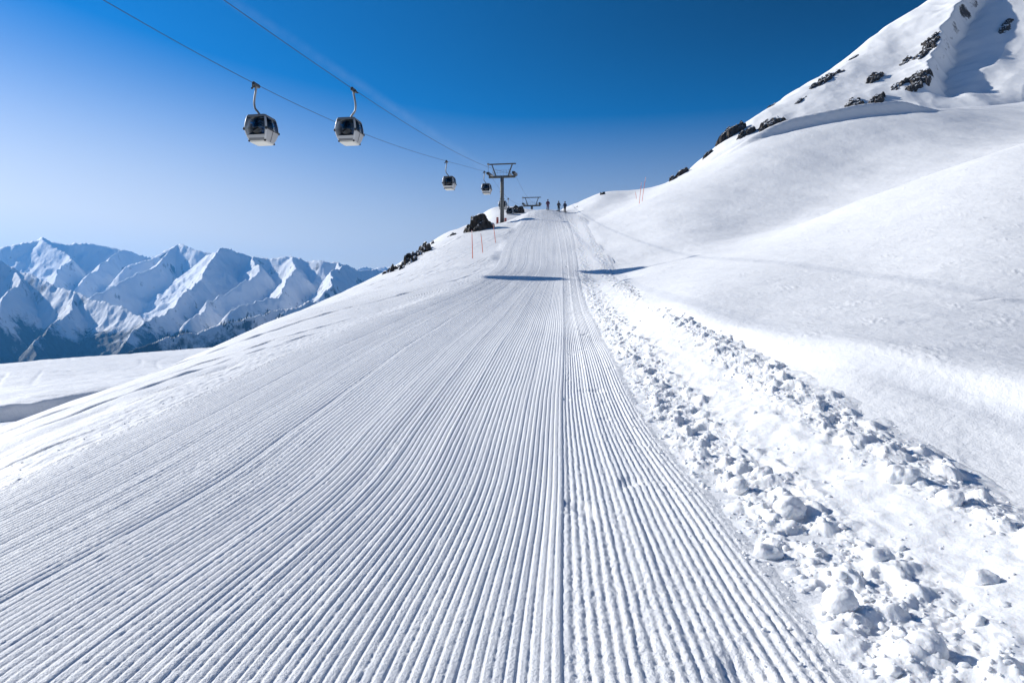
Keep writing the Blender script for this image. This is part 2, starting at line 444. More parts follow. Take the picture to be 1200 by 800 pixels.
# where the tiller left the ridges crumbled
crum = sstep(.15, .45, perlin(I * .33 + 3, Yp * .18, 111)) * .6 + right * .45 + sstep(.22, .42, perlin(I * .9, Yp * .35, 112)) * .7
crum += np.exp(-((I - NL - .8) / .9) ** 2) * .7
strk = sstep(.24, .40, perlin(I * .62 + 40, Yp * .20, 170)) * (1 - right) + sstep(.42, .52, perlin(I * .5, Yp * .9, 171)) * .8
crum = np.clip(crum + .5 * strk, 0, 1)
rough = fbm(Xp * 20, Yp * 13, 3, 120)
lefty = sstep(NL * .25, NL * .85, I)
amp_r = amp_r * (.72 + .28 * lefty)
zr = .012 * rough * (1 - sstep(1, 6, I)) + .0035 * strk * np.clip(.5 + 1.3 * rough, 0, 1.4) + amp_r * prof * edgefade * (1 - .45 * crum * np.clip(.5 + rough * 1.4, 0, 1)) + crum * (.0048 + .0075 * right) * rough
zr += (.0016 + .0052 * right) * fbm(Xp * 42, Yp * 26, 3, 130)
# steps between neighbouring machine passes and tyre-wide bands
def line(at, wdt, h): return h * np.exp(-((I - at) / wdt) ** 2)
for at, h in ((8.5, -.012), (16.2, -.020), (25.4, -.014), (31.0, .012), (41.5, -.022), (42.8, .020), (57.3, .012), (66.5, .024), (75.4, .016), (84.2, .014), (91.4, -.016)):
    zr += line(at + .4 * perlin(Yp * .15, Yp * 0 + at, 140), .75, h * .42) * (.75 + .5 * perlin(Yp * 2.5, I * .5, 141))
zr += .013 * sstep(NL - 4, NL - .6, I) * (1 - sstep(NL - .35, NL + .35, I)) + line(NL + 8.6, 1.0, .010) + line(NL + 16, .8, -.008)
zr += .012 * perlin(I * .12, Yp * .05, 150) + .02 * fbm(Xp * .5, Yp * .25, 2, 151)
out = np.maximum(np.maximum(XL[:, None] - Xp, Xp - XR[:, None]), 0)
hole = np.maximum(0, perlin(Xp * 2.2, Yp * 1.3, 160) - .52) * right * .12
Zp = base_H(Xp, Yp) + zr - .12 * sstep(.0, .4, out) + .012 - hole
struct(grid_obj('groomed_piste', Xp, Yp, Zp, M['groomed']))

# ---- windrow of broken snow beside the piste
NW = 420
wr = np.linspace(-.12, 3.0, NW)
rows2 = np.exp(np.linspace(np.log(1.6 + 2), np.log(112 + 2), 1400)) - 2
XR2 = x_right(rows2)
Wm = np.repeat(wr[None], len(rows2), 0); Yb = np.repeat(rows2[:, None], NW, 1)
Xb = XR2[:, None] + Wm
fade_far = 1 - .6 * sstep(12, 55, Yb)
ww = Wm + .16 * perlin(Yb * .45, Wm * .3, 200) + .07 * perlin(Yb * 1.7, Wm, 201)
prof_b = .03 * sstep(0, .4, ww) + .13 * sstep(.75, 1.8, ww) - .13 * sstep(1.85, 2.75, ww) - .03 * sstep(2.3, 2.8, ww)
rub1 = sstep(.0, .3, ww) * (1 - sstep(.8, 1.25, ww)); rub2 = sstep(1.62, 1.85, ww) * (1 - sstep(2.35, 2.75, ww))
rub = np.clip(rub1 + rub2, 0, 1)
big = np.maximum(0, fbm(Xb * 3.1, Yb * 3.1, 2, 210))
n1 = np.abs(perlin(Xb * 7, Yb * 7, 215)); n2 = fbm(Xb * 17, Yb * 17, 3, 220); n3 = fbm(Xb * 45, Yb * 45, 2, 225)
zb = prof_b * fade_far + (rub * (.16 * big + .026 * n1 + .017 * n2 + .003 * n3) + (1 - rub) * (.05 * fbm(Xb * 2.2, Yb * 2.2, 3, 230) + .0012 * n3)) * sstep(-.1, .15, Wm) * (1 - sstep(2.55, 2.95, Wm)) * fade_far
# pits
pit = np.maximum(0, perlin(Xb * 2.6 + 4, Yb * 2.6, 240) - .3) * rub * .22
Zb = base_H(Xb, Yb) + zb - pit * fade_far - .05 * (1 - sstep(-.12, .0, Wm)) - .06 * sstep(2.65, 3.0, Wm)
struct(grid_obj('snow_windrow', Xb, Yb, Zb, M['rubble']))
def berm_z(x, y):
    r = int(np.argmin(np.abs(rows2 - y))); c = int(np.clip(np.searchsorted(wr, x - XR2[r]), 0, NW - 1))
    return float(Zb[r, c])

# broken lumps, hundreds of them and too many to count: one sheet of stuff
def ico(sub):
    bm = bmesh.new(); bmesh.ops.create_icosphere(bm, subdivisions=sub, radius=1)
    v = np.array([x.co[:] for x in bm.verts]); f = np.array([[q.index for q in p.verts] for p in bm.faces]); bm.free()
    return v, f
ICO = {s: ico(s) for s in (2, 3, 4)}
def lumpy(v, seed, amp=.35, fq=1.3):
    r = np.random.default_rng(seed)
    s = np.zeros(len(v))
    for o in range(4):
        for q in range(5):
            d = r.normal(size=3) * fq * 1.9 ** o
            s += np.sin(v @ d + r.uniform(0, 6.28)) * (.62 ** o) * .3
    # a few flat broken faces
    for q in range(2):
        d = r.normal(size=3); d /= np.linalg.norm(d); c = r.uniform(.7, .95)
        t = v @ d
        v = v - np.maximum(t - c, 0)[:, None] * d * .85
    return v * (1 + amp * s)[:, None]
def lump_at(x, y, rad, seed, sub, sink=.3):
    v, f = ICO[sub]
    r = np.random.default_rng(seed)
    v = lumpy(v, seed) * (rad * np.array([r.uniform(.8, 1.25), r.uniform(.8, 1.25), r.uniform(.65, .95)]))
    a = r.uniform(0, 6.28); c, s = math.cos(a), math.sin(a)
    v = v @ np.array([[c, s, 0], [-s, c, 0], [0, 0, 1]])
    return v + np.array([x, y, berm_z(x, y) + rad * (.45 - sink - r.uniform(0, .5))]), f
VV, FF, nv = [], [], 0
for i in range(3800):
    y = math.exp(random.uniform(math.log(2.2), math.log(60)))
    z = random.random()
    if z < .62: w = abs(random.gauss(.42, .30))
    elif z < .95: w = random.gauss(2.08, .26)
    else: w = random.uniform(.1, 2.7)
    if w < .03 or w > 2.75: continue
    if random.random() < .55 * (y - 8) / 30: continue
    x = float(x_right(np.array([y]))[0]) + w
    rad = min(.040, .006 + random.expovariate(1 / .0078)) * (1 + .004 * y)
    v, f = lump_at(x, y, rad, i, 3 if rad / y > .008 else 2)
    VV.append(v); FF.append(f + nv); nv += len(v)
# a thin scatter on the groomed snow and by the left edge
for i in range(420):
    y = math.exp(random.uniform(math.log(2.5), math.log(30)))
    xr = float(x_right(np.array([y]))[0]); xl = float(x_left(np.array([y]))[0])
    if random.random() < .45: x = xr - abs(random.gauss(0, .3)); zz = float(base_H(np.array([x]), np.array([y]))[0]) + .02
    else: x = xl - abs(random.gauss(.3, .35)); zz = float(base_H(np.array([x]), np.array([y]))[0]) + .01
    rad = min(.018, .005 + random.expovariate(1 / .005))
    v, f = ICO[2]; v = lumpy(v, i + 9000) * rad * np.array([1, 1, .7]) + np.array([x, y, zz])
    VV.append(v); FF.append(f + nv); nv += len(v)
o = mesh_obj('snow_rubble', np.concatenate(VV), np.concatenate(FF), M['rubble'])
struct(o, 'stuff')

clumps = [  # px, py, radius px, label
    (902, 646, 19, 'round snowball lying alone at the edge of the corduroy grooves, sharp shadow on its right'),
    (922, 598, 22, 'large lopsided snow block just above the lone round snowball by the grooves'),
    (866, 572, 15, 'snow lump with a shadowed right side, nearest the grooves above the two big blocks'),
    (894, 556, 16, 'snow lump pressed against the foot of the smooth bank beside a dark shadow'),
    (1056, 574, 25, 'biggest snow boulder beyond the smooth bank, throwing a long shadow to the right'),
    (1112, 604, 17, 'snow lump just below and right of the biggest boulder beyond the bank'),
    (985, 712, 22, 'broken snow block with a deep blue hollow on its right, below the round snowball'),
    (1086, 764, 26, 'wide low snow block in the bottom right corner of the rubble'),
    (1030, 660, 20, 'soft edged snow block halfway up the rubble toward the smooth bank'),
    (1150, 690, 20, 'smooth snow mound rising at the crest of the bank near the right edge'),
]
def berm_H(x, y):
    return np.array([berm_z(a, b) for a, b in zip(np.ravel(x), np.ravel(y))])
for i, (px, py, rp, lab) in enumerate(clumps):
    h = hit(px, py + rp * .4)
    rad = rp / F * h.y * .8
    v, f = ICO[4]
    v = lumpy(v, 500 + i, .22) * rad * np.array([1.05, 1.0, .85])
    o = mesh_obj('snow_clump', v, f, M['rubble'])
    o.location = (h.x, h.y, berm_z(h.x, h.y) + rad * .22)
    tag(o, lab, 'snow clump', 'large snow clumps beside the piste')

# ---- lower terrace on the left
ter = tps_fit([P(*p) for p in [(-300, 455, 230), (0, 428, 230), (100, 419, 262), (230, 410.5, 310), (320, 407, 330), (-300, 500, 150), (0, 446, 170), (0, 470, 125), (0, 500, 92), (0, 530, 70),
      (100, 437, 190), (110, 455, 141), (150, 470, 114), (160, 500, 86), (230, 424, 232), (250, 440, 168), (300, 460, 112), (-300, 560, 80), (0, 436, 330), (230, 420, 420), (-300, 465, 330), (0, 470, 480), (230, 450, 480), (-300, 500, 480), (400, 460, 120), (420, 425, 240), (420, 425, 400), (420, 450, 490)]], c0=20)
yy, xx = np.meshgrid(np.exp(np.linspace(math.log(62), math.log(480), 420)), np.linspace(-1.3, -.12, 520), indexing='ij')
Xt = xx * yy; Yt = yy
Zt = ter(Xt, Yt)
sc_pts = np.array([P(*p)[:2] for p in [(-250, 540, 80), (-60, 498, 95), (0, 487, 102), (60, 474, 111), (100, 466, 117), (150, 456, 126), (200, 446, 138)]])
t_ = (sc_pts[:, 0]); yc = np.interp(Xt, t_, sc_pts[:, 1])
dd = (Yt - yc) * .72 + 5 * fbm(Xt * .03, Yt * .03, 2, 301)
mk = sstep(-120, -90, Xt) * (1 - sstep(sc_pts[-2, 0] - 12, sc_pts[-1, 0] + 6, Xt))
Zt += mk * (3.2 * sstep(-4, 3.2, dd) * np.exp(-np.maximum(dd, 0) / 45))
Zt += .40 * fbm(Xt * .05, Yt * .05, 4, 310) + .28 * fbm(Xt * .09 + Yt * .02, Yt * .30, 3, 312)
q_ = perlin((Xt * .25 + Yt) * .16, (Xt - .25 * Yt) * .012, 314)
Zt -= .16 * np.exp(-(q_ / .05) ** 2) * sstep(.0, .35, perlin(Xt * .04, Yt * .06, 315))
Zt -= 1.1 * np.exp(-(((Xt + 78) / 26) ** 2 + ((Yt - 108) / 9) ** 2))
g = perlin((Xt * .55 + Yt * .30) * .22, (Yt * .5 - Xt * .2) * .02, 320)
Zt -= .16 * (1 - mk * sstep(-9, -4, dd) * (1 - sstep(6, 11, dd))) * np.exp(-(g / .12) ** 2) * sstep(-.2, .3, perlin(Xt * .03, Yt * .03, 321))
struct(grid_obj('snow_terrace', Xt, Yt, Zt, M['far_snow']))

# ---- mountain flank on the right
mt = tps_fit([P(*p) for p in [(640, 262, 170), (690, 240, 190), (735, 233, 205), (762, 222, 220), (790, 209, 232), (820, 189, 246), (850, 163, 262), (885, 137, 280), (920, 113, 300), (955, 92, 322), (985, 72, 342), (1020, 47, 362), (1055, 20, 384), (1090, -3, 405), (1150, -45, 440), (1250, -110, 500), (1500, -260, 600),
      (735, 245, 180), (800, 222, 186), (880, 186, 200), (940, 166, 212), (1000, 150, 222), (1080, 143, 236), (1200, 138, 240), (1400, 120, 240),
      (850, 190, 222), (930, 135, 262), (1000, 105, 285), (1060, 75, 310), (1100, 100, 275), (1150, 70, 300), (1200, 40, 320), (1200, 95, 270), (1400, 0, 330), (1500, 100, 230),
      (735, 262, 280), (790, 245, 310), (850, 205, 340), (920, 160, 390), (985, 125, 440), (1055, 80, 490), (1150, 30, 540), (1250, -40, 600), (640, 300, 280), (1500, -150, 720),
      (690, 255, 160), (880, 215, 165), (1080, 170, 180), (1300, 160, 180)]], c0=0)
ym, xm = np.meshgrid(np.exp(np.linspace(math.log(165), math.log(640), 560)), np.linspace(.04, 1.05, 900), indexing='ij')
Xm = xm * ym; Ym = ym
def rib_pts(l): return np.array([P(*p)[:2] for p in l])
rib = rib_pts([(1082, 118, 266), (1088, 100, 276), (1090, 72, 296), (1100, 42, 318), (1118, 16, 340), (1150, -20, 372)])
def mount_H(x, y):
    h = mt(x, y)
    # a rock rib with a hollow on its right side
    xr = np.interp(y, rib[:, 1], rib[:, 0]) + 4 * perlin(y * .05, y * 0, 400) + 2 * perlin(y * .17, y * 0, 401)
    d = x - xr
    k = sstep(258, 276, y) * (1 - sstep(352, 378, y))
    h = h + k * (5.5 * np.exp(-np.maximum(-d, 0) / 16) * (1 - sstep(-1, 7, d)) - 5.5 * sstep(-1, 8, d) * np.exp(-np.maximum(d - 7, 0) / 20))
    # gentle ribs and gullies running down the flank
    u = x * .86 - y * .5; v = x * .5 + y * .86
    h = h + 2.6 * fbm(u * .03, v * .012, 3, 410) + .5 * fbm(x * .07, y * .07, 3, 420)
    lo = sstep(165, 235, y)
    return h + lo * (1.0 * (ridged(u * .045, v * .02, 2, 430) - .7)) + .06 * fbm(x * .5, y * .5, 2, 440)
Zm = mount_H(Xm, Ym)
M['flank'] = mountain_mat('flank_snow_rock', .50, .56, None, .12, .04)
struct(grid_obj('mountainside', Xm, Ym, Zm, M['flank']))

# ---- far ranges
ridges = [
    [(-420, 300, 9.0), (-250, 300, 9), (-100, 285, 9.2), (0, 291, 9.2), (20, 287, 9.3), (50, 278, 9.4), (72, 285, 9.4), (108, 284, 9.5), (140, 292, 9.5), (165, 299, 9.8), (195, 303, 10)],
    [(150, 311, 8.4), (182, 298, 8.6), (208, 285, 8.7), (228, 289, 8.6), (250, 298, 8.4)],
    [(208, 285, 8.7), (182, 312, 7.9), (140, 330, 7.3), (105, 347, 6.9), (85, 365, 6.5)],
    [(50, 278, 9.4), (80, 305, 8.6), (60, 325, 7.8)],
    [(140, 292, 9.5), (120, 312, 8.6), (95, 330, 8)],
    [(243, 298, 7.8), (266, 290, 7.5), (285, 295, 7.6), (305, 299, 7.6), (325, 302, 7.6), (345, 299, 7.6), (362, 305, 7.5), (384, 304, 7.4), (400, 307, 7.4), (420, 313, 7.6), (440, 314, 7.8), (480, 318, 8), (560, 330, 8.2)],
    [(266, 290, 7.5), (240, 314, 6.7), (236, 330, 6.2), (205, 358, 5.3), (160, 388, 4.6), (110, 420, 4.1)],
    [(305, 299, 7.6), (290, 322, 6.8), (262, 345, 6.0), (225, 372, 5.0)],
    [(345, 299, 7.6), (335, 322, 6.7), (318, 342, 5.8), (285, 362, 5.0)],
    [(400, 307, 7.4), (392, 325, 6.4), (375, 340, 5.6)],
    [(-420, 250, 5.4), (-250, 262, 5.6), (-100, 282, 5.8), (0, 300, 6), (23, 313, 6), (60, 331, 5.8), (92, 341, 5.6), (126, 353, 5.4), (166, 373, 5), (190, 395, 4.7)],
    [(23, 313, 6), (5, 340, 5.4), (-25, 385, 4.6), (-60, 430, 3.9)],
    [(92, 341, 5.6), (75, 375, 5.0), (40, 420, 4.3)],
    [(520, 322, 4.6), (450, 333, 4.2), (400, 347, 4), (350, 358, 3.8), (300, 370, 3.6), (240, 385, 3.4), (190, 397, 3.2), (140, 413, 3)],
    [(350, 358, 3.8), (325, 378, 3.4), (300, 400, 3.1)],
    [(520, 312, 10.5), (440, 312, 10.8), (405, 316, 10.6)],
]
Yf, bf = np.meshgrid(np.exp(np.linspace(math.log(2300), math.log(12500), 620)), np.linspace(-1.3, .02, 1150), indexing='ij')
Xf = bf * Yf
def far_H(Xf, Yf):
    wx = Xf + 170 * fbm(Xf / 900, Yf / 900, 3, 500); wy = Yf + 170 * fbm(Xf / 900, Yf / 900, 3, 510)
    H = np.full(Xf.shape, -700.0); DN = np.full(Xf.shape, 1e9)
    for r in ridges:
        q = np.array([P(a, b, c * 1000) for a, b, c in r])
        for a, b in zip(q, q[1:]):
            ab = b[:2] - a[:2]; L2 = ab @ ab
            t = np.clip(((wx - a[0]) * ab[0] + (wy - a[1]) * ab[1]) / L2, 0, 1)
            d = np.hypot(wx - a[0] - t * ab[0], wy - a[1] - t * ab[1])
            h = a[2] + t * (b[2] - a[2]) - 620 * (1 - np.exp(-d / 700)) - .30 * d
            # soft maximum
            H = np.where(h > H, h, H); DN = np.minimum(DN, d)
    k = np.clip(DN / 350, 0, 1)
    H = H + k * 150 * (ridged(Xf / 620, Yf / 620, 5, 520) - .72) + 42 * (ridged(Xf / 230, Yf / 230, 4, 530) - .7)
    H = H + 11 * (ridged(Xf / 80, Yf / 80, 3, 540) - .7)
    return np.maximum(H, -700)
Zf = far_H(Xf, Yf)
M['far_mtn'] = mountain_mat('alpine_rock_snow_forest', .68, .78, -120, .006)
struct(grid_obj('mountains', Xf, Yf, Zf, M['far_mtn']))

# conifers along the near spur of the far range: a far-off wood, one mass
VV, FF, nv = [], [], 0
cand = []
for i in range(9000):
    px = random.uniform(130, 345); D = random.uniform(2700, 3900)
    x = (px - 600) / F * D
    cand.append((x, D))
cand = np.array(cand)
m_ = perlin(cand[:, 0] / 260, cand[:, 1] / 260, 600) + .5 * perlin(cand[:, 0] / 90, cand[:, 1] / 90, 601)
zz = far_H(cand[:, 0], cand[:, 1])
keep = (m_ > .12)
for (x, y), z in zip(cand[keep][:3200], zz[keep][:3200]):
    h = random.uniform(11, 22); r = h * .2; n = 6
    a = np.arange(n) * 2 * math.pi / n + random.random()
    v = [[x + math.cos(q) * r, y + math.sin(q) * r, z + h * .05] for q in a] + [[x, y, z + h]]
    VV.append(np.array(v)); FF.append(np.array([[k, (k + 1) % n, n] for k in range(n)]) + nv); nv += n + 1
struct(mesh_obj('forest', np.concatenate(VV), np.concatenate(FF), M['tree'], None, False), 'stuff')

# ------------------------------------------------------------------ rocks
def worley(x, y, seed):
    """cellular blocks: returns a random height per cell and the distance to the cell's edge"""
    x0 = np.floor(x); y0 = np.floor(y); f1 = np.full(x.shape, 9.); f2 = np.full(x.shape, 9.); cid = np.zeros(x.shape)
    for i in (-1, 0, 1):
        for j in (-1, 0, 1):
            cx = x0 + i; cy = y0 + j
            px = cx + _hash(cx, cy, seed) / 4294967296.0; py = cy + _hash(cx, cy, seed + 1) / 4294967296.0
            d = np.hypot(px - x, py - y); h = _hash(cx, cy, seed + 2) / 4294967296.0
            nearer = d < f1
            f2 = np.where(nearer, f1, np.minimum(f2, d)); tilt = (_hash(cx, cy, seed + 3) / 4294967296.0 - .5) * (px - x) + (_hash(cx, cy, seed + 4) / 4294967296.0 - .5) * (py - y)
            cid = np.where(nearer, h + 1.5 * tilt, cid); f1 = np.where(nearer, d, f1)
    return cid, f2 - f1
def outcrop(ctr, w, l, ang, label, f=None, seed=0, t0=2.5, height=1.0, cell=.8, cover=.5, D=None):
    """bedrock standing up through the snow: a rugged sheet that lies under the snow except where it sticks out.
    ctr: sighting (px, py) of its middle; w, l: half sizes in metres across and along its own axis, ang: plan angle of the axis"""
    f = f or ground_H
    if D is None: h = hit(ctr[0], ctr[1], f, t0=t0, t1=620)
    else:
        p = P(ctr[0], ctr[1], D); h = Vector((p[0], p[1], float(f(p[:1], p[1:2])[0])))
    n = int(min(130, max(40, max(w, l) * 14)))
    b_, a_ = np.meshgrid(np.linspace(-1, 1, n), np.linspace(-1, 1, n), indexing='ij')
    ca, sa = math.cos(ang), math.sin(ang)
    X = h.x + a_ * l * ca - b_ * w * sa; Y = h.y + a_ * l * sa + b_ * w * ca
    u = a_ * l / cell + seed * 3.1; v = b_ * w / cell + seed * 1.7
    wu = u + .5 * fbm(u * 1.2, v * 1.2, 2, seed); wv = v + .5 * fbm(u * 1.2, v * 1.2, 2, seed + 9)
    c1, e1 = worley(wu * .6, wv, seed + 20); c2, e2 = worley(wu * 1.5, wv * 2.2, seed + 30)
    z = .42 * c1 + .20 * c2 + .22 * np.minimum(e1 * 6, .6) + .08 * np.minimum(e2 * 6, .6) + .26 * fbm(u * .5, v * .5, 2, seed + 40) + .05 * fbm(u * 5, v * 5, 2, seed + 41)
    r = np.sqrt(a_ ** 2 + b_ ** 2) + .25 * perlin(a_ * 2.5 + seed, b_ * 2.5, seed + 50)
    z = z - (1 - cover) - .9 * sstep(.35, 1.0, r)
    z = np.maximum(z, -.5); z = np.where(z > .42, .42 + (z - .42) * .35, z)
    Z = f(X, Y) + z * height - .02
    o = grid_obj('rock_outcrop', X - h.x, Y - h.y, Z - h.z, M['rock'])
    o.data.polygons.foreach_set('use_smooth', np.zeros(len(o.data.polygons), bool))
    o.location = h
    return tag(o, label, 'rock', 'rock outcrops breaking through the snow')

outcrop((556, 270), 3.8, 7.5, 1.0, 'large dark brown rock outcrop with snow caps on the left brow below the pylon', None, 1, height=5.0, cell=1.9, cover=.66)
a0 = hit(455, 322); a1 = hit(514, 284)
outcrop((486, 303), 2.0, 24, math.atan2(a1.y - a0.y, a1.x - a0.x) if a1.y > a0.y else 1.2, 'long low band of dark rocks along the left brow, in front of the far mountains', None, 3, height=2.4, cell=1.6, cover=.66)
outcrop((529, 275), .7, 1.6, 1.2, 'small dark stones on the brow between the rock band and the large outcrop', None, 5, height=.9, cell=.5, cover=.6)
outcrop((606, 243), 3.2, 3.2, .2, 'dark rocks beside the farther lift tower, behind the crest', None, 6, height=6.0, cell=1.6, cover=.74, D=190)
outcrop((706, 228), .9, .9, .3, 'tiny grey rock on top of the snow mound right of the skiers', None, 7, height=1.4, cell=.6, cover=.6)
outcrop((675, 243), .5, .5, .3, 'single small stone on the snow just right of the skiers', None, 8, height=1.0, cell=.5, cover=.7)
mo = lambda c, w, l, lab, s, hgt=4.6, ang=.75, cov=.78, cell=2.2: outcrop(c, w * 1.45, l * 1.7, ang, lab, mount_H, s, 168, hgt, cell, cov)
outcrop((857, 155), 5.0, 12.0, .75, 'dark jagged rock face on the skyline at the lower left of the mountainside', mount_H, 11, height=6.5, cell=2.6, cover=.80, D=261)
mo((876, 157), 2.2, 5.0, 'small rock step just right of the jagged skyline face', 12)
mo((904, 147), 3.0, 8.0, 'low slanted rock ledge above the snow cornice, left of centre on the mountainside', 13)
mo((968, 93), 3.2, 13, 'narrow dark rock rib high on the skyline left of the shadowed hollow', 14, 3.4)
mo((987, 84), 1.2, 3.0, 'few small stones just right of the skyline rib', 15, 1.6)
mo((1026, 92), 2.4, 7.5, 'slanted rock ledge halfway between the skyline rib and the shadowed hollow', 16)
mo((1003, 122), 3.4, 5.5, 'dark rock just above the right end of the cornice', 17, 3.0)
mo((1030, 118), 2.4, 6.0, 'low rock ledge above the end of the cornice, just right of a bigger dark rock', 24)
mo((1075, 95), 4.6, 9.0, 'large dark rock buttress at the foot of the shadowed hollow', 18, 4.2)
mo((1052, 100), 1.6, 4.5, 'small broken rocks left of the large buttress', 19, 2.0)
mo((1088, 56), 3.6, 11.0, 'dark rock teeth along the left rim of the shadowed hollow', 20, 4.0)
mo((1178, 32), 2.4, 8.0, 'rock ledge high at the right edge of the hollow', 21, 3.0)
outcrop((797, 206), 2.6, 10.0, .75, 'thin dark rocks low on the skyline where the mountainside meets the crest', mount_H, 22, height=3.6, cell=2.0, cover=.76, D=235)
outcrop((828, 184), 1.8, 6.0, .75, 'small rock knob on the skyline between the thin low rocks and the jagged face', mount_H, 29, height=3.0, cell=1.6, cover=.74, D=249)
outcrop((905, 124), 1.8, 6.0, .75, 'small rock knob on the skyline right of the jagged rock face', mount_H, 31, height=2.6, cell=1.6, cover=.74, D=293)
mo((938, 118), 1.2, 4.0, 'faint scatter of stones in the open snow below the skyline rib', 33, 2.0)
mo((1062, 72), 1.6, 5.0, 'small rock step in the snow left of the dark rock teeth', 34, 2.4)
mo((1000, 68), 1.3, 5.0, 'thin streak of stones along the skyline above the skyline rib', 27, 1.6)

# ------------------------------------------------------------------ ropeway
ROPE_K = .162
GAUGE = 5.6
PYL = P(589, 262, 150)
ROPE_Z = [np.polyfit([P(*p)[1] for p in q], [P(*p)[2] for p in q], 3) for q in (
    [(130, 0, 39), (305, 99, 55), (518, 189, 114), (574, 203, 150)], [(270, 0, 41), (420, 105, 60.5), (567, 193, 115), (606, 204, 150)])]
def rope_pt(side, d):
    """side 0 left, 1 right; d = distance"""
    x = -20.35 + ROPE_K * (min(d, 150) - 55) + max(0, d - 150) * .108 + GAUGE * side
    if d <= 150: z = float(np.polyval(ROPE_Z[side], max(d, 41))) + min(0, d - 41) * float(np.polyval(np.polyder(ROPE_Z[side]), 41))
    else:
        t = (d - 150) / (232 - 150)
        z0 = float(np.polyval(ROPE_Z[side], 150)); z = z0 + (37.8 - z0) * t - 9 * t * (1 - t)
    return Vector((x, d, z))
for side, lab in ((0, 'left hauling rope of the gondola lift, carrying the nearest cabin'), (1, 'right hauling rope of the gondola lift, carrying the second nearest cabin')):
    bm = bmesh.new()
    tube(bm, [rope_pt(side, d) for d in list(np.linspace(-70, 150, 90)) + list(np.linspace(152, 232, 30))], .021, 6)
    tag(obj('lift_rope', bm, M['rope'], None, True), lab, 'rope', 'hauling ropes of the gondola lift')
ROT = -math.atan(ROPE_K)

# cabin: lofted barrel of eight-cornered rings, each side its own panels
LV = [(0, .64, .66), (.12, .72, .74), (.50, .86, .89), (.92, .97, 1.02), (1.08, .97, 1.02), (1.50, .935, .985), (1.95, .84, .90), (2.10, .76, .83)]
def half(z):
    zs = [l[0] for l in LV]
    return np.interp(z, zs, [l[1] for l in LV]), np.interp(z, zs, [l[2] for l in LV])
CH = .10
def ring(z, inset=0):
    hx, hy = half(z); hx -= inset; hy -= inset; c = CH
    return [Vector(p + (z,)) for p in [(-hx + c, -hy), (hx - c, -hy), (hx, -hy + c), (hx, hy - c), (hx - c, hy), (-hx + c, hy), (-hx, hy - c), (-hx, -hy + c)]]
def patch(z0, z1, seg, inset=0, shrink=0, thick=.03, n=7):
    """panel on one side (seg 0,2,4,6) or corner (1,3,5,7) of the barrel, with thickness"""
    bm = bmesh.new()
    zs = np.linspace(z0, z1, n)
    A, Bv = [], []
    for z in zs:
        for lst, ins in ((A, inset), (Bv, inset + thick)):
            r = ring(z, ins); a = r[seg]; b = r[(seg + 1) % 8]; d = (b - a)
            s = shrink / d.length
            lst.append((bm.verts.new(a + d * s), bm.verts.new(b - d * s)))
    for i in range(n - 1):
        bm.faces.new((A[i][0], A[i][1], A[i + 1][1], A[i + 1][0]))
        bm.faces.new((Bv[i][1], Bv[i][0], Bv[i + 1][0], Bv[i + 1][1]))
        bm.faces.new((A[i][0], A[i + 1][0], Bv[i + 1][0], Bv[i][0]))
        bm.faces.new((A[i][1], Bv[i][1], Bv[i + 1][1], A[i + 1][1]))
    bm.faces.new((A[0][1], A[0][0], Bv[0][0], Bv[0][1])); bm.faces.new((A[-1][0], A[-1][1], Bv[-1][1], Bv[-1][0]))
    return bm

